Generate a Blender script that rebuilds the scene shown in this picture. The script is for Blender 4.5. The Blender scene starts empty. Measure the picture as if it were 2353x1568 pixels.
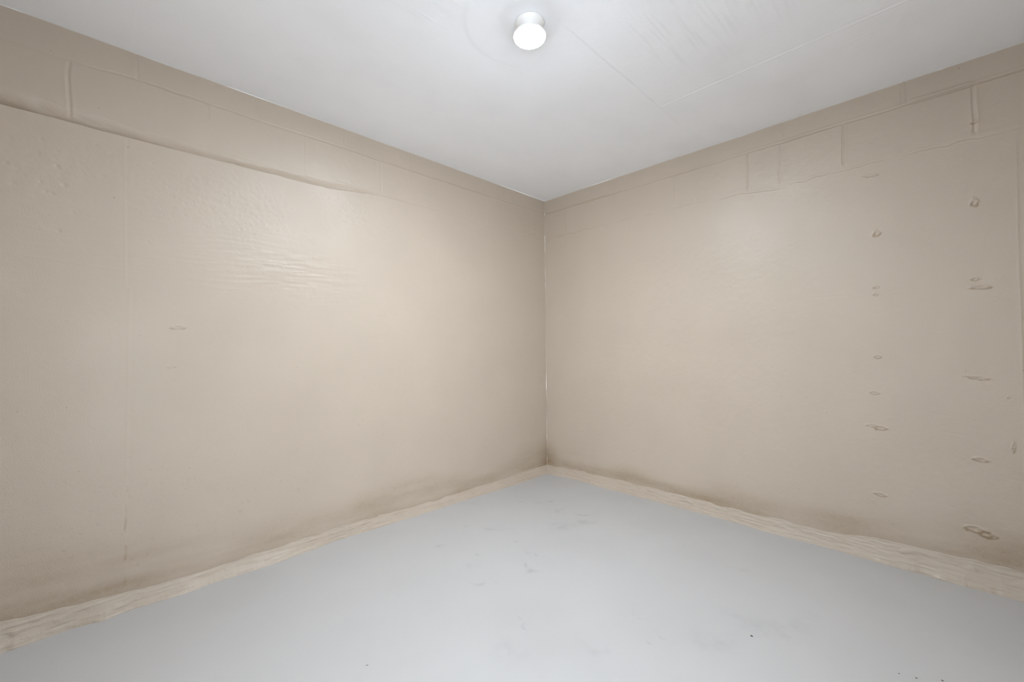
import bpy, bmesh, math, random
import numpy as np
from mathutils import Vector

# ----------------------------------------------------------------------------
# A small painted block-walled room seen from one corner towards the opposite one.
# Inner corner at the origin: left wall is the plane x = 0 (running to -y),
# right wall the plane y = 0 (running to +x), floor z = 0, metres.
# ----------------------------------------------------------------------------
H = 2.15          # ceiling height
LX = 2.52         # room size along x
LY = 2.86         # room size along y
scene = bpy.context.scene
COL = scene.collection
rng = np.random.default_rng(7)
random.seed(7)

# ------------------------------------------------------------------ helpers
def lattice(u, z, su, sz, seed):
    """smooth value noise in -1..1 with cell sizes su, sz (metres)"""
    r = np.random.default_rng(seed)
    a = u / su + 3.37; b = z / sz + 5.71
    n = 512
    tab = r.uniform(-1, 1, (n, n)).astype(np.float32)
    i = np.floor(a).astype(np.int32); j = np.floor(b).astype(np.int32)
    fa = (a - i); fb = (b - j)
    fa = fa * fa * (3 - 2 * fa); fb = fb * fb * (3 - 2 * fb)
    i0 = i % n; i1 = (i + 1) % n; j0 = j % n; j1 = (j + 1) % n
    return ((tab[i0, j0] * (1 - fa) + tab[i1, j0] * fa) * (1 - fb)
            + (tab[i0, j1] * (1 - fa) + tab[i1, j1] * fa) * fb)

def fbm(u, z, su, sz, seed, octaves=3, gain=0.5):
    t = np.zeros_like(u); amp = 1.0
    for k in range(octaves):
        t = t + amp * lattice(u, z, su / 2 ** k, sz / 2 ** k, seed + 17 * k)
        amp *= gain
    return t

def sstep(x, a, b):
    t = np.clip((x - a) / (b - a), 0, 1)
    return t * t * (3 - 2 * t)

def gauss(x, s):
    return np.exp(-(x / s) ** 2)

def interp(u, pts):
    p = np.array(sorted(pts), dtype=np.float64)
    return np.interp(u, p[:, 0], p[:, 1])

def set_tags(o, **kw):
    for k, v in kw.items():
        o[k] = v
    return o

def grid_object(name, P, mat, attrs=None, flip=False, parent=None):
    """P: (n, m, 3) array of points -> one smooth-shaded mesh object"""
    n, m, _ = P.shape
    idx = np.arange(n * m, dtype=np.int32).reshape(n, m)
    a, b, c, d = idx[:-1, :-1], idx[1:, :-1], idx[1:, 1:], idx[:-1, 1:]
    q = np.stack([a, d, c, b] if flip else [a, b, c, d], axis=-1).reshape(-1, 4)
    me = bpy.data.meshes.new(name)
    nf = len(q)
    me.vertices.add(n * m); me.loops.add(nf * 4); me.polygons.add(nf)
    me.vertices.foreach_set('co', P.reshape(-1).astype(np.float32))
    me.loops.foreach_set('vertex_index', q.reshape(-1).astype(np.int32))
    me.polygons.foreach_set('loop_start', np.arange(0, nf * 4, 4, dtype=np.int32))
    me.polygons.foreach_set('use_smooth', np.ones(nf, dtype=bool))
    me.update(calc_edges=True)
    for k, v in (attrs or {}).items():
        at = me.attributes.new(k, 'FLOAT', 'POINT')
        at.data.foreach_set('value', np.ascontiguousarray(v, dtype=np.float32).reshape(-1))
    me.materials.append(mat)
    o = bpy.data.objects.new(name, me)
    COL.objects.link(o)
    if parent: o.parent = parent
    return o

def bm_object(name, bm, mat, parent=None, smooth=True):
    me = bpy.data.meshes.new(name)
    bm.normal_update()
    bm.to_mesh(me); bm.free()
    if smooth:
        for p in me.polygons: p.use_smooth = True
    me.materials.append(mat)
    o = bpy.data.objects.new(name, me)
    COL.objects.link(o)
    if parent: o.parent = parent
    return o

def lathe(profile, seg=48):
    """profile: list of (radius, z) from top to bottom, revolved about z"""
    bm = bmesh.new(); rings = []
    for r, z in profile:
        if r < 1e-6:
            rings.append([bm.verts.new((0, 0, z))])
        else:
            rings.append([bm.verts.new((r * math.cos(2 * math.pi * k / seg), r * math.sin(2 * math.pi * k / seg), z)) for k in range(seg)])
    for A, B in zip(rings[:-1], rings[1:]):
        for k in range(seg):
            k2 = (k + 1) % seg
            if len(A) == 1 and len(B) == 1: continue
            if len(A) == 1: bm.faces.new((A[0], B[k], B[k2]))
            elif len(B) == 1: bm.faces.new((A[k], B[0], A[k2]))
            else: bm.faces.new((A[k], B[k], B[k2], A[k2]))
    bmesh.ops.recalc_face_normals(bm, faces=bm.faces[:])
    return bm

# ---------------------------------------------------------------- materials
def paint(name, col, dark_col, rough, mottling=0.03, stipple=0.0, stipple_scale=260.0, specks=0.0, speck_col=(0.2, 0.17, 0.13), spec=0.5, second=None):
    m = bpy.data.materials.new(name); m.use_nodes = True
    nt = m.node_tree; N = nt.nodes; L = nt.links
    b = N['Principled BSDF']
    b.inputs['Roughness'].default_value = rough
    b.inputs['Specular IOR Level'].default_value = spec
    tc = N.new('ShaderNodeTexCoord')
    # faint uneven coats of paint
    n1 = N.new('ShaderNodeTexNoise'); n1.inputs['Scale'].default_value = 3.0; n1.inputs['Detail'].default_value = 5.0
    L.new(tc.outputs['Object'], n1.inputs['Vector'])
    mr = N.new('ShaderNodeMapRange')
    mr.inputs['From Min'].default_value = 0.3; mr.inputs['From Max'].default_value = 0.7
    mr.inputs['To Min'].default_value = 1.0 - mottling; mr.inputs['To Max'].default_value = 1.0 + mottling
    L.new(n1.outputs['Fac'], mr.inputs['Value'])
    # the paint film is not equally glossy everywhere
    n3 = N.new('ShaderNodeTexNoise'); n3.inputs['Scale'].default_value = 2.2; n3.inputs['Detail'].default_value = 3.0
    L.new(tc.outputs['Object'], n3.inputs['Vector'])
    m3 = N.new('ShaderNodeMapRange')
    m3.inputs['From Min'].default_value = 0.35; m3.inputs['From Max'].default_value = 0.65
    m3.inputs['To Min'].default_value = rough - 0.07; m3.inputs['To Max'].default_value = rough + 0.07
    L.new(n3.outputs['Fac'], m3.inputs['Value']); L.new(m3.outputs['Result'], b.inputs['Roughness'])
    base = N.new('ShaderNodeMix'); base.data_type = 'RGBA'
    base.inputs['A'].default_value = (*col, 1); base.inputs['B'].default_value = (*dark_col, 1)
    at = N.new('ShaderNodeAttribute'); at.attribute_name = 'dirt_and_shade'
    L.new(at.outputs['Fac'], base.inputs['Factor'])
    last = base.outputs['Result']
    if second is not None:
        at2 = N.new('ShaderNodeAttribute'); at2.attribute_name = 'lap'
        mx2 = N.new('ShaderNodeMix'); mx2.data_type = 'RGBA'
        mx2.inputs['B'].default_value = (*second, 1)
        L.new(at2.outputs['Fac'], mx2.inputs['Factor']); L.new(last, mx2.inputs['A'])
        last = mx2.outputs['Result']
    if specks > 0:
        v = N.new('ShaderNodeTexVoronoi'); v.inputs['Scale'].default_value = 26.0
        L.new(tc.outputs['Object'], v.inputs['Vector'])
        w = N.new('ShaderNodeSeparateColor'); L.new(v.outputs['Color'], w.inputs['Color'])
        pick = N.new('ShaderNodeMath'); pick.operation = 'LESS_THAN'; pick.inputs[1].default_value = specks
        L.new(w.outputs['Red'], pick.inputs[0])
        size = N.new('ShaderNodeMath'); size.operation = 'MULTIPLY'; size.inputs[1].default_value = 0.06
        L.new(w.outputs['Green'], size.inputs[0])
        near = N.new('ShaderNodeMath'); near.operation = 'LESS_THAN'
        L.new(v.outputs['Distance'], near.inputs[0]); L.new(size.outputs[0], near.inputs[1])
        both = N.new('ShaderNodeMath'); both.operation = 'MULTIPLY'
        L.new(pick.outputs[0], both.inputs[0]); L.new(near.outputs[0], both.inputs[1])
        half = N.new('ShaderNodeMath'); half.operation = 'MULTIPLY'; half.inputs[1].default_value = 0.55
        L.new(both.outputs[0], half.inputs[0])
        mx3 = N.new('ShaderNodeMix'); mx3.data_type = 'RGBA'
        mx3.inputs['B'].default_value = (*speck_col, 1)
        L.new(half.outputs[0], mx3.inputs['Factor']); L.new(last, mx3.inputs['A'])
        last = mx3.outputs['Result']
    mul = N.new('ShaderNodeMix'); mul.data_type = 'RGBA'; mul.blend_type = 'MULTIPLY'
    mul.inputs['Factor'].default_value = 1.0
    L.new(last, mul.inputs['A'])
    L.new(mr.outputs['Result'], mul.inputs['B'])
    L.new(mul.outputs['Result'], b.inputs['Base Color'])
    if stipple > 0:
        n2 = N.new('ShaderNodeTexNoise'); n2.inputs['Scale'].default_value = stipple_scale; n2.inputs['Detail'].default_value = 2.0
        L.new(tc.outputs['Object'], n2.inputs['Vector'])
        bp = N.new('ShaderNodeBump'); bp.inputs['Strength'].default_value = 1.0; bp.inputs['Distance'].default_value = stipple
        L.new(n2.outputs['Fac'], bp.inputs['Height'])
        L.new(bp.outputs['Normal'], b.inputs['Normal'])
    return m

def plain(name, col, rough=0.5, emit=None, strength=0.0):
    m = bpy.data.materials.new(name); m.use_nodes = True
    b = m.node_tree.nodes['Principled BSDF']
    b.inputs['Base Color'].default_value = (*col, 1)
    b.inputs['Roughness'].default_value = rough
    if emit:
        b.inputs['Emission Color'].default_value = (*emit, 1)
        b.inputs['Emission Strength'].default_value = strength
    return m

WALL = (0.465, 0.396, 0.321)
WHITE = (0.88, 0.905, 0.945)
M_wall = paint('beige_wall_paint', WALL, (0.27, 0.195, 0.12), 0.43, 0.025, 0.0007, 230, specks=0.10, second=WHITE, spec=0.55)
M_base = paint('beige_base_paint', (0.435, 0.369, 0.300), (0.26, 0.20, 0.125), 0.45, 0.04, 0.0008, 180)
M_ceil = paint('white_ceiling_paint', WHITE, (0.55, 0.55, 0.55), 0.42, 0.015, 0.0004, 200)
M_floor = paint('white_floor_paint', (0.475, 0.475, 0.473), (0.24, 0.25, 0.25), 0.42, 0.015, 0.0002, 120, specks=0.05, speck_col=(0.25, 0.24, 0.22), spec=0.8)
M_plastic = plain('white_lamp_plastic', (0.82, 0.82, 0.82), 0.35)
M_lens = plain('glowing_lamp_lens', (0.9, 0.9, 0.9), 0.3, (0.83, 0.91, 1.0), 900.0)
_nt = M_lens.node_tree                      # a diffuser lens: hottest over the chip in its middle, dimmer at the rim
_tc = _nt.nodes.new('ShaderNodeTexCoord'); _sx = _nt.nodes.new('ShaderNodeSeparateXYZ')
_nt.links.new(_tc.outputs['Object'], _sx.inputs['Vector'])
_mr = _nt.nodes.new('ShaderNodeMapRange'); _mr.interpolation_type = 'SMOOTHSTEP'
_mr.inputs['From Min'].default_value = -0.0570; _mr.inputs['From Max'].default_value = -0.0695
_mr.inputs['To Min'].default_value = 28.0; _mr.inputs['To Max'].default_value = 1010.0
_nt.links.new(_sx.outputs['Z'], _mr.inputs['Value'])
_nt.links.new(_mr.outputs['Result'], _nt.nodes['Principled BSDF'].inputs['Emission Strength'])
M_bulb = plain('faintly_lit_bulb_plastic', (0.85, 0.85, 0.85), 0.4, (0.95, 0.97, 1.0), 0.04)
M_crumb = plain('dark_crumb', (0.02, 0.018, 0.016), 0.6)
M_crumb2 = plain('brown_crumb', (0.10, 0.075, 0.055), 0.7)

# ---------------------------------------------------------- surface features
def loop_mark(U, Z, u, z, ru, rz, amp, tilt, seed):
    """paint-filled knot: an irregular ring-shaped ridge with a dip inside; returns height, dirt"""
    du = U - u; dz = Z - z - tilt * du
    wob = 1 + 0.28 * lattice(U, Z, 0.012, 0.010, seed)
    r = np.sqrt((du / ru) ** 2 + (dz / rz) ** 2) * wob
    ring = gauss(r - 0.85, 0.26)
    h = amp * (ring - 0.7 * gauss(r, 0.55))
    return h, np.clip(ring * (0.55 + 0.45 * np.sign(-dz)) + 0.25 * gauss(r, 0.5), 0, 1)

def patch(U, Z, u0, u1, z0, z1):
    """index slices of the regular grid inside a box"""
    us = U[:, 0]; zs = Z[0, :]
    i = np.searchsorted(us, [u0, u1]); j = np.searchsorted(zs, [z0, z1])
    return slice(i[0], i[1]), slice(j[0], j[1])

def add_marks(U, Z, h, dirt_and_shade, marks, amp, dark, seed):
    for k, (u, z, ru, rz) in enumerate(marks):
        s = patch(U, Z, u - 2.6 * ru - .01, u + 2.6 * ru + .01, z - 3 * rz - .02, z + 3 * rz + .02)
        a, d = loop_mark(U[s], Z[s], u, z, ru, rz, amp * min(1, 0.55 + rz * 30), random.uniform(-.12, .12), seed + k)
        h[s] += a
        dirt_and_shade[s] = np.maximum(dirt_and_shade[s], dark * d)

def add_bumps(U, Z, h, items):
    for u, z, r, a in items:
        s = patch(U, Z, u - 3 * r, u + 3 * r, z - 3 * r, z + 3 * r)
        h[s] += a * np.exp(-(((U[s] - u) ** 2 + (Z[s] - z) ** 2) / r ** 2))

def groove(U, Z, d, width, depth, lip):
    """a tooled joint: rounded valley of depth with a small raised lip on either side"""
    return -depth * gauss(d, width) + lip * (gauss(d - 2.0 * width, width) + gauss(d + 2.0 * width, width))

STEP = 0.003
def wall_grid(length):
    u = np.arange(0, length + STEP, STEP); z = np.arange(-0.02, H + STEP, STEP)
    u[-1] = length; z[-1] = H
    return np.meshgrid(u, z, indexing='ij')

# ------------------------------------------------------------------ left wall
U, Z = wall_grid(LY)
h = 0.0004 * fbm(U, Z, 0.22, 0.22, 11) + 0.0003 * fbm(U, Z, 0.03, 0.03, 12, 2)
dirt_and_shade = np.zeros_like(h)
zj1 = interp(U[:, 0], [(0, 2.052), (.7, 2.045), (1.4, 2.043), (1.7, 2.047), (2.0, 2.042), (2.2, 2.047), (2.45, 2.047), (2.62, 2.033), (2.86, 2.035)])[:, None]
zj1 = zj1 + 0.002 * lattice(U, Z * 0, 0.06, 1, 21)
str1 = 0.55 + 0.45 * lattice(U, Z * 0, 0.25, 1, 22)
blocks = sstep(Z, 1.80, 1.84)
h += groove(U, Z, Z - zj1, 0.0034, 0.0034, 0.0007) * str1
dirt_and_shade += 0.26 * gauss(Z - zj1, 0.0034) * str1  # joint dirt, with the groove's shade painted in too
for k, u in enumerate([2.437, 2.025, 1.615, 1.214, 0.802, 0.395]):
    top = sstep(Z, zj1 - .004, zj1 + .004)
    w = u + 0.002 * lattice(Z, U * 0, 0.04, 1, 30 + k)
    h += groove(U, Z, U - w, 0.004, 0.0013 if k else 0.0024, 0.0006) * top * (0.7 + 0.3 * lattice(Z, U * 0, .03, 1, 60 + k))
zlow = interp(U[:, 0], [(0, 1.835), (.3, 1.825), (.6, 1.82), (1.0, 1.845), (1.42, 1.845), (1.55, 1.83), (1.71, 1.813), (1.95, 1.813), (2.4, 1.811), (2.86, 1.816)])[:, None]
for k, (u, s) in enumerate([(2.621, 1.4), (2.209, 1.0), (1.808, 0.7), (1.41, 0.9), (0.999, 0.45), (0.595, 0.8), (0.183, 0.5)]):
    zone = sstep(Z, zlow + .012, zlow + .03) * (1 - sstep(Z, zj1 - .004, zj1 + .002))
    if k == 1: zone = zone * sstep(Z, 1.955, 1.985)
    w = u + 0.004 * lattice(Z, U * 0, 0.05, 1, 40 + k)
    h += groove(U, Z, U - w, 0.0045, 0.0015 * s, 0.0007 * s) * zone * (0.75 + 0.25 * lattice(Z, U * 0, .03, 1, 70 + k))
# raked bed joint where the block course turns in above the flush wall below
depth = interp(U[:, 0], [(0, .0006), (.5, .0008), (1.0, .0012), (1.4, .003), (1.6, .008), (1.9, .012), (2.2, .015), (2.5, .020), (2.86, .026)])[:, None]
band = interp(U[:, 0], [(0, .012), (1.0, .014), (1.42, .02), (1.66, .040), (1.95, .026), (2.1, .022), (2.25, .034), (2.45, .046), (2.7, .055), (2.86, .056)])[:, None]
band = band * (1 + 0.22 * lattice(U, Z * 0, 0.05, 1, 51))
edge = zlow + 0.0015 * lattice(U, Z * 0, 0.03, 1, 52)
t = np.clip((Z - edge) / band, -1, 2)
prof = np.where(t >= 0, np.clip(1 - t, 0, 1) ** 1.3, 0)
h -= depth * prof * sstep(Z, edge - .002, edge + .002)
h += 0.0012 * gauss(Z - edge + .005, .006) * np.clip(depth / .006, 0.15, 1)
crumble = np.clip(fbm(U, Z, 0.05, 0.014, 54, 3), 0, 2) * gauss(Z - edge - .03, .035)
h -= 0.0012 * crumble
dirt_and_shade += (0.28 + 0.30 * sstep(U, 2.4, 2.86)) * np.clip(prof * 1.4, 0, 1) * np.clip(depth / 0.010, 0, 1) * (0.75 + 0.4 * lattice(U, Z, .06, .012, 55))  # brown stain plus painted shade of the down-facing band
# vertical form seam
useam = interp(Z[0, :], [(0, 2.470), (.33, 2.464), (.66, 2.462), (1.0, 2.459), (1.226, 2.457), (1.232, 2.469), (1.4, 2.470), (1.8, 2.474), (2.2, 2.474)])[None, :]
below = 1 - sstep(Z, 1.79, 1.805)
fade = 0.45 + 0.55 * sstep(Z, .45, .6)
h += (0.0007 * gauss(U - useam, .0026) - 0.0003 * gauss(U - useam + .009, .005)) * below * fade
crack = (1 - sstep(Z, .45, .55)) * np.clip(lattice(Z, U * 0, 0.02, 1, 57) + .2, 0, 1)
h -= 0.0012 * gauss(U - useam - .001 - .003 * lattice(Z, U * 0, .04, 1, 58), .003) * crack
dirt_and_shade += 0.45 * gauss(U - useam - .003 * lattice(Z, U * 0, .04, 1, 58), .004) * crack * (1 - sstep(Z, .33, .40))
h += 0.0005 * gauss(U - 0.59, .003) * (1 - sstep(Z, 1.80, 1.82)) * sstep(Z, 1.2, 1.5)
# wrinkled brush work at mid height, popped grains above it
rip = gauss(Z - 1.37, .17) * sstep(U, 1.25, 1.75) * (0.35 + 0.65 * (1 - sstep(U, 2.25, 2.5)))
zz = Z + 0.05 * (U - 1.9) + 0.008 * fbm(U, Z, 0.25, 0.25, 61, 2)
h += 0.00060 * rip * (lattice(U, zz, 0.10, 0.011, 62) + 0.6 * lattice(U, zz, 0.06, 0.0075, 63))
orange = gauss(Z - 1.66, .15) * sstep(U, 1.3, 1.8)
h += 0.00036 * orange * (lattice(U, Z, 0.011, 0.012, 64) + lattice(U, Z, .016, .018, 65))
marks = [(2.307, 1.077, .024, .008), (2.328, .915, .014, .004)]
add_marks(U, Z, h, dirt_and_shade, marks, 0.0022, 0.5, 400)
lumps = [(2.631, 1.579, .0085, .0042), (2.66, 1.542, .0055, .003), (2.675, 1.546, .0055, .0028), (2.759, 1.701, .009, .002), (2.551, 1.753, .007, .0022), (2.65, 1.642, .008, .002),
         (2.688, 1.577, .005, .003), (2.608, 1.484, .005, .003), (2.643, 1.412, .005, .003), (2.51, 1.729, .006, .0018), (2.391, 1.732, .006, .0018), (2.287, 1.594, .007, .0018), (2.751, 1.556, .007, .0016),
         (2.721, 1.707, .006, .002), (2.686, 1.726, .006, .002), (2.764, 1.619, .007, .002), (2.445, 1.669, .006, .0018), (2.531, 1.64, .006, .002)]
for k in range(190):
    lumps.append((2.86 - abs(random.gauss(0, .42)), random.gauss(1.65, .09), random.uniform(.003, .006), random.uniform(.0004, .0014)))
for k in range(120):
    lumps.append((random.uniform(1.55, 2.4), random.gauss(1.6, .10), random.uniform(.003, .006), -random.uniform(.0004, .0012)))
for k in range(200):
    lumps.append((random.uniform(.2, 2.84), random.uniform(.15, 1.78), random.uniform(.0035, .007), random.choice((-1, 1)) * random.uniform(.0003, .0009)))
lumps = [(q[0], q[1], q[2], -q[3] * .8) for q in lumps if 0.03 < q[0] < 2.83 and q[1] < 1.79]
add_bumps(U, Z, h, lumps)
# long faint scrapes
for (u0, z0, u1, z1, a) in [(2.21, 1.135, 1.86, 1.10, .0005), (1.95, 1.02, 1.6, 1.0, .0004), (2.8, 1.32, 2.35, 1.28, .0006), (2.75, 1.42, 2.6, 1.40, .0006), (1.2, 1.03, .9, 1.02, .0004), (2.33, 1.31, 2.318, 1.27, -.0006)]:
    tt = np.clip(((U - u0) * (u1 - u0) + (Z - z0) * (z1 - z0)) / ((u1 - u0) ** 2 + (z1 - z0) ** 2), 0, 1)
    dd = np.hypot(U - u0 - tt * (u1 - u0), Z - z0 - tt * (z1 - z0))
    h += a * gauss(dd, .003) * np.sin(np.pi * np.clip(tt, .02, .98))
# grime settled above the base
rise = 0.14 + 0.16 * np.clip(fbm(U, Z * 0, 0.35, 1, 81, 3) * .5 + .5, 0, 1) + 0.16 * sstep(U, 2.0, 2.86)
grime = (1 - sstep(Z, 0.055, 0.055 + rise)) * np.clip(0.46 + 0.36 * fbm(U, Z, 0.26, 0.06, 82, 3) + .25 * sstep(U, 2.3, 2.86), 0, 1)
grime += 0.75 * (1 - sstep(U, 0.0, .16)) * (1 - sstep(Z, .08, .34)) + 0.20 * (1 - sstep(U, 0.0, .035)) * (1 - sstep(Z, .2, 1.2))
grime *= 0.93 + 0.14 * lattice(U, Z, .010, .007, 83)
dirt_and_shade += 0.75 * grime
pits = np.clip(lattice(U, Z, .008, .008, 84) - .72, 0, 1) * 3 * (1 - sstep(Z, .25, 1.0)) * np.clip(.6 + fbm(U, Z, .3, .2, 85, 2), 0, 1)
h -= 0.0008 * pits; dirt_and_shade += 0.30 * pits
lap = (0.25 + 0.75 * np.clip(fbm(U, Z * 0, .3, 1, 88, 2), 0, 1)) * (1 - sstep(H - Z, .0005, .002 + .003 * np.clip(fbm(U, Z * 0, .08, 1, 86, 3), 0, 1)))
P = np.stack([h, -U, Z], axis=-1)
wl = grid_object('wall_left', P, M_wall, {'dirt_and_shade': np.clip(dirt_and_shade, 0, 1), 'lap': lap}, flip=True)
set_tags(wl, kind='structure')

# ----------------------------------------------------------------- right wall
U, Z = wall_grid(LX)
h = 0.0004 * fbm(U, Z, 0.22, 0.22, 111) + 0.0003 * fbm(U, Z, 0.03, 0.03, 112, 2)
dirt_and_shade = np.zeros_like(h)
zj1 = 2.046 + 0.002 * lattice(U, Z * 0, 0.08, 1, 121)
str1 = 0.9 + 0.5 * lattice(U, Z * 0, 0.2, 1, 122)
dirt_and_shade += 0.26 * gauss(Z - zj1 + .002, 0.0034) * np.clip(str1, 0, 1)  # dirt and painted-in shade along the bed joint
h += groove(U, Z, Z - zj1 + .002, 0.0034, 0.0036, 0.0005) * str1 + 0.0012 * gauss(Z - zj1 - .006, .0045) * str1
thick = sstep(U, 2.11, 2.14) * (1 - sstep(U, 2.30, 2.315))
h += thick * (0.0035 * gauss(Z - zj1 - .008, .007) - .0022 * gauss(Z - zj1 + .006, .004))
for k, (u, s) in enumerate([(0.43, .3), (0.844, .8), (1.259, .6), (1.64, .7), (2.098, 1.1), (2.113, 1.1)]):
    top = sstep(Z, zj1 - .002, zj1 + .006)
    h += groove(U, Z, U - u - 0.002 * lattice(Z, U * 0, 0.04, 1, 130 + k), 0.004, 0.0014 * s, 0.0006 * s) * top
zlow = interp(U[:, 0], [(0, 1.838), (.6, 1.842), (.9, 1.835), (1.06, 1.846), (1.24, 1.834), (1.41, 1.829), (1.59, 1.808), (1.75, 1.820), (2.06, 1.824), (2.52, 1.820)])[:, None]
for k, (u, s) in enumerate([(0.211, .7), (0.629, .35), (1.053, .7), (1.468, 1.3), (1.622, .9), (1.888, 2.2), (2.312, 2.0)]):
    zone = sstep(Z, zlow + .01, zlow + .035) * (1 - sstep(Z, zj1 - .006, zj1))
    w = u + 0.003 * lattice(Z, U * 0, 0.06, 1, 140 + k)
    h += (groove(U, Z, U - w, 0.004, 0.0014 * s, 0.0005 * s) + 0.0007 * s * gauss(U - w - .012, .006)) * zone
wig = 0.006 * lattice(U, Z * 0, 0.05, 1, 151) + 0.003 * lattice(U, Z * 0, 0.016, 1, 152)
gap = np.clip(0.55 + 0.8 * lattice(U, Z * 0, 0.07, 1, 153), 0, 1)
h += (groove(U, Z, Z - zlow - wig, 0.003, 0.0018, 0.0008)) * gap
h += 0.0012 * gauss(Z - zlow - wig - .016, .010) * np.clip(lattice(U, Z * 0, .11, 1, 154), 0, 1)
dirt_and_shade += 0.18 * gauss(Z - zlow - wig, 0.003) * gap
useam = interp(Z[0, :], [(0, 2.424), (.86, 2.422), (1.13, 2.421), (1.33, 2.419), (1.76, 2.420)])[None, :]
below = 1 - sstep(Z, 1.77, 1.79)
h += (0.0007 * gauss(U - useam, .0026) - 0.0005 * sstep(U, useam, useam + .006)) * below
# worn corner joint and narrow strip beside it
ustrip = interp(Z[0, :], [(0, .108), (.3, .118), (1.32, .060), (2.15, .050)])[None, :]
h += 0.0005 * gauss(U - ustrip, .0025) * (1 - sstep(Z, .5, .9))
R_marks = [(2.305, 1.558, .0125, .017), (2.003, 1.493, .012, .016), (1.999, 1.247, .0105, .007), (1.996, 1.215, .009, .007), (2.303, 1.248, .014, .009), (2.315, 1.211, .0295, .008),
           (1.997, .927, .0135, .008), (2.309, .844, .033, .007), (1.985, .761, .017, .006), (1.972, .610, .022, .006), (2.004, .602, .024, .010), (2.309, .513, .021, .0085),
           (2.001, .298, .0225, .008), (2.287, .228, .030, .012), (2.315, .218, .024, .014), (1.983, 1.764, .0265, .005), (2.31, 1.887, .0085, .006), (2.384, .772, .004, .0045), (2.394, .575, .004, .0205)]
add_marks(U, Z, h, dirt_and_shade, R_marks, 0.0030, 0.75, 500)
lumps = []
for k in range(220):
    lumps.append((random.uniform(.1, 2.45), random.uniform(.12, 1.78), random.uniform(.0035, .007), random.choice((-1, 1)) * random.uniform(.0003, .0009)))
add_bumps(U, Z, h, lumps)
for (u0, z0, u1, z1, a) in [(1.997, 1.217, 2.09, 1.228, -.0007), (1.7, 1.22, 1.98, 1.217, -.0004), (2.15, 1.22, 2.28, 1.235, -.0004), (2.16, .69, 2.25, .675, -.0005), (2.2, .612, 2.27, .605, -.0006), (1.94, .72, 2.02, .715, -.0004),
                            (2.36, .88, 2.46, .87, -.0005), (2.31, 1.165, 2.42, 1.17, -.0006), (2.34, .46, 2.47, .44, -.0006), (1.40, 1.13, 1.398, 1.21, -.0005), (1.93, .61, 2.06, .595, -.0005), (1.64, 1.42, 1.66, 1.50, .0005), (2.06, 1.34, 2.065, 1.44, .0006)]:
    tt = np.clip(((U - u0) * (u1 - u0) + (Z - z0) * (z1 - z0)) / ((u1 - u0) ** 2 + (z1 - z0) ** 2), 0, 1)
    dd = np.hypot(U - u0 - tt * (u1 - u0), Z - z0 - tt * (z1 - z0))
    h += a * gauss(dd, .0028) * np.sin(np.pi * np.clip(tt, .02, .98))
rise = 0.10 + 0.12 * np.clip(fbm(U, Z * 0, 0.40, 1, 181, 3) * .5 + .5, 0, 1) + 0.08 * sstep(U, 1.9, 2.5)
grime = (1 - sstep(Z, 0.07, 0.07 + rise)) * np.clip(0.44 + 0.42 * fbm(U, Z, 0.28, 0.07, 182, 3) + .35 * gauss(U - 1.35, .3) + .35 * sstep(U, 2.1, 2.5), 0, 1)
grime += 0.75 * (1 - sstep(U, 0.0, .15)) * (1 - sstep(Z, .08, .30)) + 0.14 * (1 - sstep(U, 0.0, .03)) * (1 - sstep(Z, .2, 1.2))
grime *= 0.93 + 0.14 * lattice(U, Z, .010, .007, 183)
dirt_and_shade += 0.75 * grime
pits = np.clip(lattice(U, Z, .008, .008, 184) - .76, 0, 1) * 3 * (1 - sstep(Z, .15, .6)) * np.clip(.5 + fbm(U, Z, .3, .2, 185, 2), 0, 1)
h -= 0.0008 * pits; dirt_and_shade += 0.3 * pits
lap = (0.25 + 0.75 * np.clip(fbm(U, Z * 0, .3, 1, 88, 2), 0, 1)) * (1 - sstep(H - Z, .0005, .0015 + .005 * np.clip(fbm(U, Z * 0, .10, 1, 186, 3), 0, 1)))
P = np.stack([U, -h, Z], axis=-1)
wr = grid_object('wall_right', P, M_wall, {'dirt_and_shade': np.clip(dirt_and_shade, 0, 1), 'lap': lap}, flip=False)
set_tags(wr, kind='structure')

# ------------------------------------------------ mortar skirts along both walls
def skirt(name, length, tops, toes, along_left, seed):
    n = int(length / 0.0025); m = 44
    u = np.linspace(0, length, n); s = np.linspace(0, 1, m)
    U, S = np.meshgrid(u, s, indexing='ij')
    top = interp(u, tops)[:, None] + 0.006 * fbm(U, S * 0, .09, 1, seed, 3)
    toe = interp(u, toes)[:, None] + 0.003 * fbm(U, S * 0, .035, 1, seed + 3, 3)
    toe = np.maximum(toe, .008)
    Zs = -0.012 + (top + 0.012) * S
    q = np.clip(Zs / top, 0, 1)
    off = toe * (1 - q) ** 1.5 + 0.0026 * (1 - sstep(q, .70, 1.0)) - 0.0030 * sstep(q, .95, 1.0)
    off = off + np.where(Zs < 0, 0.0, 1.0) * 0.0013 * (lattice(U, Zs, .07, .0065, seed + 5) + .7 * lattice(U, Zs, .022, .010, seed + 6)) * (1 - sstep(q, .85, 1))
    lump = np.clip(fbm(U, Zs, .05, .02, seed + 8, 2) - .45, 0, 1)
    off = off + 0.004 * lump * (1 - sstep(q, .7, .95))
    d = 0.22 * np.clip(lattice(U, Zs, .09, .008, seed + 10) - .15, 0, 1) + 0.25 * sstep(q, .8, 1) * np.clip(lattice(U, Zs, .12, .03, seed + 12), 0, 1)
    P = np.stack([off, -U, Zs], -1) if along_left else np.stack([U, -off, Zs], -1)
    o = grid_object(name, P, M_base, {'dirt_and_shade': np.clip(d, 0, 1)}, flip=along_left)
    return set_tags(o, kind='structure')

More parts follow.
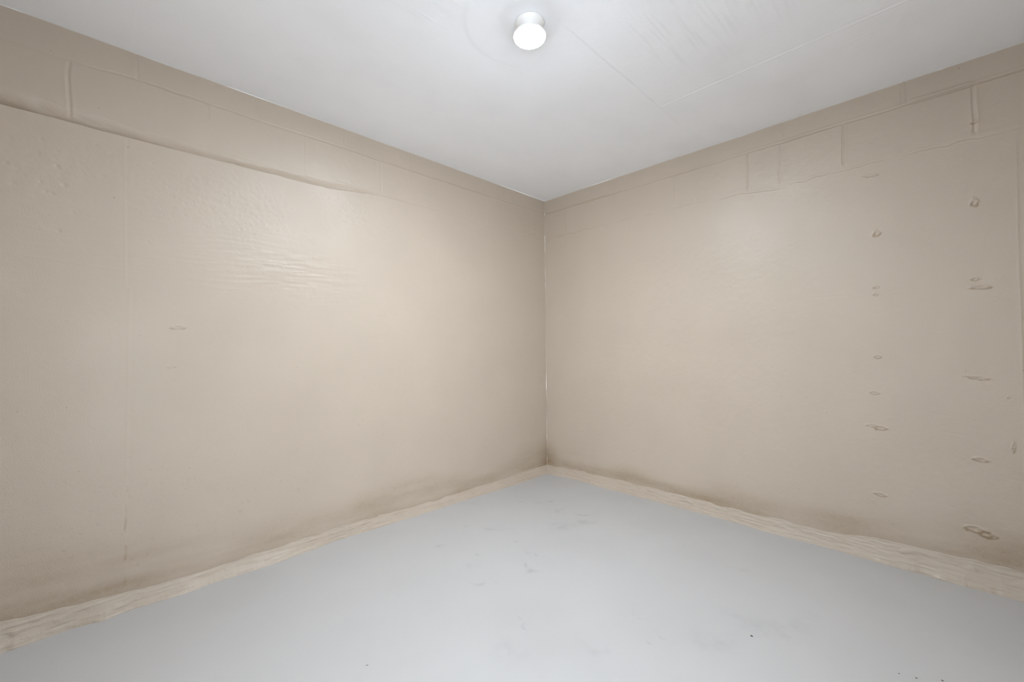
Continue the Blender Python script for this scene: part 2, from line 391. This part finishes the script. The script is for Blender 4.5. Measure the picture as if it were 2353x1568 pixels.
skirt('baseboard_left', LY,
      [(0, .055), (.09, .054), (.6, .046), (1.06, .045), (1.6, .061), (2.0, .055), (2.32, .052), (2.52, .066), (2.67, .084), (2.86, .10)],
      [(0, .050), (.15, .050), (.35, .058), (.74, .040), (1.09, .030), (1.37, .026), (1.55, .014), (1.67, .010), (1.76, .022), (1.87, .031), (2.02, .036), (2.19, .026), (2.30, .036), (2.44, .024), (2.52, .035), (2.62, .014), (2.71, .028), (2.86, .028)],
      True, 700)
skirt('baseboard_right', LX,
      [(0, .052), (.08, .051), (.39, .070), (.83, .074), (1.29, .068), (1.8, .075), (1.96, .092), (2.24, .107), (2.52, .095)],
      [(0, .055), (.13, .056), (.24, .028), (.59, .035), (.84, .027), (1.26, .022), (1.41, .020), (1.58, .034), (1.84, .024), (2.02, .040), (2.12, .036), (2.27, .042), (2.52, .033)],
      False, 800)

# ---------------------------------------------------------------------- ceiling
st = 0.004
X, Y = np.meshgrid(np.append(np.arange(-0.02, LX, st), LX), np.append(np.arange(-LY, 0.02, st), 0.02), indexing='ij')
h = 0.0005 * fbm(X, Y, .30, .30, 211) + 0.0001 * fbm(X, Y, .03, .03, 212, 2)
dirt_and_shade = np.zeros_like(h)
s1 = X - 1.256 - .003 * lattice(Y, X * 0, .2, 1, 221)
on1 = sstep(Y, -1.38, -1.30) * (1 - sstep(Y, -.36, -.30)) * np.clip(.75 + .5 * lattice(Y, X * 0, .12, 1, 222), 0, 1)
h += (-0.0011 * gauss(s1, .0030) + .0004 * gauss(s1 - .009, .005)) * on1
dirt_and_shade += 0.22 * gauss(s1, .003) * on1
s2 = Y + 0.593 - .004 * lattice(X, Y * 0, .22, 1, 223)
on2 = sstep(X, 1.24, 1.30) * np.clip(.65 + .5 * lattice(X, Y * 0, .14, 1, 224), .1, 1)
h += (0.0014 * gauss(s2, .0034) - 0.0004 * gauss(s2 + .012, .006)) * on2
s3 = Y + 2.458
h += 0.0006 * gauss(s3, .004) * (1 - sstep(X, .25, .4))
# raised plywood grain (runs along y)
g = lattice(X, Y, .010, .16, 231) + .7 * lattice(X, Y, .006, .10, 232)
zone = sstep(X, 1.36, 1.45) * (1 - sstep(X, 1.75, 2.0)) * (1 - sstep(Y, -1.05, -.60))
zone += .5 * gauss(X - 1.0, .14) * (1 - sstep(Y, -1.75, -1.55)) + .12
h += 0.0007 * g * zone
dirt_and_shade += 0.16 * np.clip(g - .25, 0, 1) * np.clip(zone - .15, 0, 1)  # thin shadows of the grain, painted as grey streaks
for (x, y, lx, ly, a) in [(.411, -1.01, .004, .07, .0006), (1.99, -.483, .03, .004, .0008), (2.02, -.49, .03, .003, .0008), (2.186, -.112, .006, .02, .001), (.55, -1.9, .004, .1, .0005), (.62, -1.75, .004, .1, .0005), (.45, -2.1, .005, .12, .0005)]:
    h += a * gauss(X - x, lx) * gauss(Y - y, ly)
# patched round opening around the lamp
rad = np.hypot(X - 1.178, Y + 1.441)
arc = gauss(np.mod(np.arctan2(Y + 1.441, X - 1.178), 2 * np.pi) - 3.75, .95)
h += 0.0010 * arc * (1 - sstep(rad, .212, .230)) * sstep(rad, .1, .18) * (.7 + .3 * lattice(X, Y, .08, .08, 241))
h += 0.0006 * gauss(rad - .228, .006) * arc
dirt_and_shade += 0.12 * gauss(rad - .234, .009) * arc + 0.05 * np.clip(fbm(X, Y, .15, .2, 242, 3), 0, 1)
P = np.stack([X, Y, H - h], -1)
ce = grid_object('ceiling', P, M_ceil, {'dirt_and_shade': np.clip(dirt_and_shade, 0, 1)}, flip=True)
set_tags(ce, kind='structure')

# ------------------------------------------------------------------------ floor
X, Y = np.meshgrid(np.append(np.arange(-0.02, LX, st), LX), np.append(np.arange(-LY, 0.02, st), 0.02), indexing='ij')
h = 0.0002 * fbm(X, Y, .25, .25, 311)
dirt_and_shade = np.zeros_like(h)
def scuff(x, y, lx, ly, ang, a, seed):
    c, s = math.cos(ang), math.sin(ang)
    px = (X - x) * c + (Y - y) * s; py = -(X - x) * s + (Y - y) * c
    py = py - 2.0 * px * px / max(lx, .02) * .3
    return a * gauss(px, lx) * gauss(py, ly) * np.clip(.55 + .7 * fbm(X, Y, .03, .03, seed, 2), 0, 1.3)
for k, q in enumerate([(.447, -.49, .030, .012, .8, .28), (.43, -.50, .012, .012, 0, .26), (.726, -.527, .050, .012, .6, .32), (.66, -.57, .05, .016, .2, .16), (.575, -.582, .05, .014, -.9, .22), (.728, -.731, .07, .05, .4, .13), (.79, -.60, .06, .03, .3, .13),
                       (.524, -.998, .035, .006, .9, .22), (.56, -.95, .03, .003, .8, .30), (.48, -1.03, .05, .02, .8, .12), (.887, -1.178, .05, .009, -.3, .26), (.92, -1.19, .02, .02, 0, .16), (.84, -1.417, .03, .010, .9, .22), (.892, -1.342, .03, .006, .9, .18),
                       (.852, -1.066, .022, .010, .2, .25), (.80, -1.08, .015, .012, .3, .14), (.636, -1.259, .016, .007, -.2, .20), (.675, -1.034, .010, .005, .8, .32), (.755, -.98, .010, .003, .6, .30), (.35, -1.10, .02, .01, .5, .15), (.43, -1.34, .03, .012, .7, .17), (.31, -.63, .03, .010, .6, .16), (.41, -.56, .03, .02, .7, .13),
                       (1.567, -.537, .06, .02, .5, .10), (1.147, -1.475, .02, .006, -.7, .25), (1.11, -1.45, .01, .004, 0, .3), (1.78, -.88, .16, .05, .6, .10), (1.50, -1.24, .012, .002, -.2, .5), (1.52, -1.19, .012, .002, -.2, .45), (1.40, -1.40, .05, .03, .5, .09), (1.2, -1.6, .06, .05, .2, .08), (1.65, -1.1, .09, .04, .5, .08), (.70, -1.35, .03, .02, .3, .10), (1.40, -1.15, .02, .004, -.4, .2)]):
    dirt_and_shade += 1.9 * scuff(*q, 900 + k)
dirt_and_shade += 0.05 * np.clip(fbm(X, Y, .3, .3, 341, 4), 0, 1)
P = np.stack([X, Y, h - 0.0002], -1)
fl = grid_object('floor', P, M_floor, {'dirt_and_shade': np.clip(dirt_and_shade, 0, 1)})
set_tags(fl, kind='structure')

# --------------------------------- the two walls behind the camera, with door openings added for fill light
def slab(name, boxes, mat):
    bm = bmesh.new()
    for x0, x1, y0, y1, z0, z1 in boxes:
        v = [bm.verts.new((x, y, z)) for x in (x0, x1) for y in (y0, y1) for z in (z0, z1)]
        for f in ((0, 1, 3, 2), (4, 6, 7, 5), (0, 4, 5, 1), (2, 3, 7, 6), (0, 2, 6, 4), (1, 5, 7, 3)):
            bm.faces.new([v[i] for i in f])
    bmesh.ops.recalc_face_normals(bm, faces=bm.faces[:])
    return set_tags(bm_object(name, bm, mat, smooth=False), kind='structure')

DH = 1.98                            # unseen door openings beside the camera, added to let in fill light
slab('wall_back', [(-.1, 1.56, -LY - .1, -LY, -.02, H), (2.38, LX + .1, -LY - .1, -LY, -.02, H), (1.56, 2.38, -LY - .1, -LY, DH, H)], M_wall)
slab('wall_side', [(LX, LX + .1, -LY, -2.80, -.02, H), (LX, LX + .1, -1.96, .1, -.02, H), (LX, LX + .1, -2.80, -1.96, DH, H)], M_wall)

# ------------------------------------------------------------------------- lamp
LAMP = Vector((1.180, -1.445, 0))
lamp = bpy.data.objects.new('ceiling_lamp', None); COL.objects.link(lamp)
lamp.location = (LAMP.x, LAMP.y, H - 0.0008)
set_tags(lamp, label='round white glowing lamp mounted on the white painted ceiling', category='lamp')
bm_object('lamp_holder', lathe([(0, 0), (.052, 0), (.053, -.004), (.048, -.012), (.036, -.018), (.030, -.022), (.0295, -.028), (0, -.028)]), M_plastic, lamp)
bb = bm_object('bulb_body', lathe([(0, -.0281), (.026, -.0281), (.028, -.031), (.042, -.037), (.0555, -.043), (.0582, -.046), (.0590, -.0495), (.0588, -.0508), (.0574, -.0510), (0, -.0510)]), M_bulb, lamp)
dome = [(.0570, -.0511)]
for k in range(1, 9):
    a = k / 8 * math.pi / 2
    dome.append((.0570 * math.cos(a) if k < 8 else 0, -.0511 - .019 * math.sin(a)))
ln = bm_object('lens', lathe(dome, 40), M_lens, lamp)
ln['label'] = 'glowing white lens'

# ------------------------------------------------------------- crumbs on the floor
def crumb(x, y, l, w, hh, rot, mat, label, seed):
    r = random.Random(seed)
    bm = bmesh.new()
    bmesh.ops.create_icosphere(bm, subdivisions=2, radius=1.0)
    for v in bm.verts:
        k = 1 + r.uniform(-.14, .14)
        taper = 1 - .25 * v.co.x
        v.co = Vector((v.co.x * l / 2 * k, v.co.y * w / 2 * k * taper, v.co.z * hh / 2 * k))
    o = bm_object('crumb', bm, mat)
    o.location = (x, y, hh * .46); o.rotation_euler = (0, 0, rot)
    set_tags(o, label=label, category='crumb', group='crumbs scattered on the floor')
crumb(1.734, -.967, .0085, .0040, .0030, -.1, M_crumb, 'black crumb lying alone on the white floor, darkest and largest of the specks', 1)
crumb(2.132, -.826, .0050, .0026, .0020, .2, M_crumb2, 'middle of three tiny brown crumbs at the right bottom edge of the floor', 2)
crumb(2.186, -.786, .0055, .0028, .0022, .1, M_crumb2, 'brown crumb cut by the bottom edge, rightmost of the row of three', 3)
crumb(2.095, -.839, .0042, .0022, .0018, .3, M_crumb2, 'palest crumb of the bottom row, leftmost of the three', 4)
crumb(.930, -1.945, .0065, .0018, .0016, 1.2, M_crumb2, 'thin brown splinter on the floor near the bottom, left of centre', 5)

# ------------------------------------------------------------------------ light
w = bpy.data.worlds.new('World'); scene.world = w; w.use_nodes = True
bg = w.node_tree.nodes['Background']        # made-up fill light through the added openings: sky above, ground below
SKY, GROUND_FILL, CORNER_FILL = 1.9, 2.0, 2.0
_n = w.node_tree.nodes; _l = w.node_tree.links
_tc = _n.new('ShaderNodeTexCoord'); _sx = _n.new('ShaderNodeSeparateXYZ'); _mr = _n.new('ShaderNodeMapRange')
_mr.inputs['From Min'].default_value = -0.04; _mr.inputs['From Max'].default_value = 0.04
_mr.inputs['To Min'].default_value = GROUND_FILL; _mr.inputs['To Max'].default_value = SKY
_l.new(_tc.outputs['Generated'], _sx.inputs['Vector']); _l.new(_sx.outputs['Z'], _mr.inputs['Value'])
_dp = _n.new('ShaderNodeVectorMath'); _dp.operation = 'DOT_PRODUCT'   # bright spot added behind the camera to fill the far corner
_dp.inputs[1].default_value = (0.705, -0.705, 0.05)
_l.new(_tc.outputs['Generated'], _dp.inputs[0])
_m2 = _n.new('ShaderNodeMapRange'); _m2.interpolation_type = 'SMOOTHSTEP'
_m2.inputs['From Min'].default_value = 0.72; _m2.inputs['From Max'].default_value = 0.98
_m2.inputs['To Min'].default_value = 0.0; _m2.inputs['To Max'].default_value = CORNER_FILL
_l.new(_dp.outputs['Value'], _m2.inputs['Value'])
_ad = _n.new('ShaderNodeMath'); _ad.operation = 'ADD'
_l.new(_mr.outputs['Result'], _ad.inputs[0]); _l.new(_m2.outputs['Result'], _ad.inputs[1])
_l.new(_ad.outputs[0], bg.inputs['Strength'])
bg.inputs['Color'].default_value = (0.88, 0.94, 1.0, 1)

# ----------------------------------------------------------------------- camera
cam = bpy.data.cameras.new('camera'); co = bpy.data.objects.new('camera', cam); COL.objects.link(co)
cam.sensor_fit = 'HORIZONTAL'; cam.sensor_width = 36.0
cam.lens = 36.0 * 965.11 / 2353.0
cam.clip_start = 0.02
co.location = (2.1899, -2.54591, 0.98623)
yaw, pitch, roll = 2.36172277, 0.0138591613, -0.00840748409
f = Vector((math.cos(pitch) * math.cos(yaw), math.cos(pitch) * math.sin(yaw), math.sin(pitch)))
r = Vector((math.sin(yaw), -math.cos(yaw), 0)); u = r.cross(f)
r2 = r * math.cos(roll) + u * math.sin(roll); u2 = -r * math.sin(roll) + u * math.cos(roll)
from mathutils import Matrix
M = Matrix((r2, u2, -f)).transposed()
co.rotation_euler = M.to_euler()
scene.camera = co

# ------------------------------------------------------------------------- view
vs = scene.view_settings
scene.display_settings.display_device = 'sRGB'
vs.view_transform = 'Standard'; vs.look = 'None'; vs.gamma = 1.0; vs.use_curve_mapping = False
vs.exposure = 0.73
cy = scene.cycles
cy.use_denoising = True
cy.max_bounces = 12; cy.diffuse_bounces = 8; cy.glossy_bounces = 4
cy.sample_clamp_indirect = 8.0
cy.use_adaptive_sampling = True; cy.adaptive_threshold = 0.08; cy.adaptive_min_samples = 24
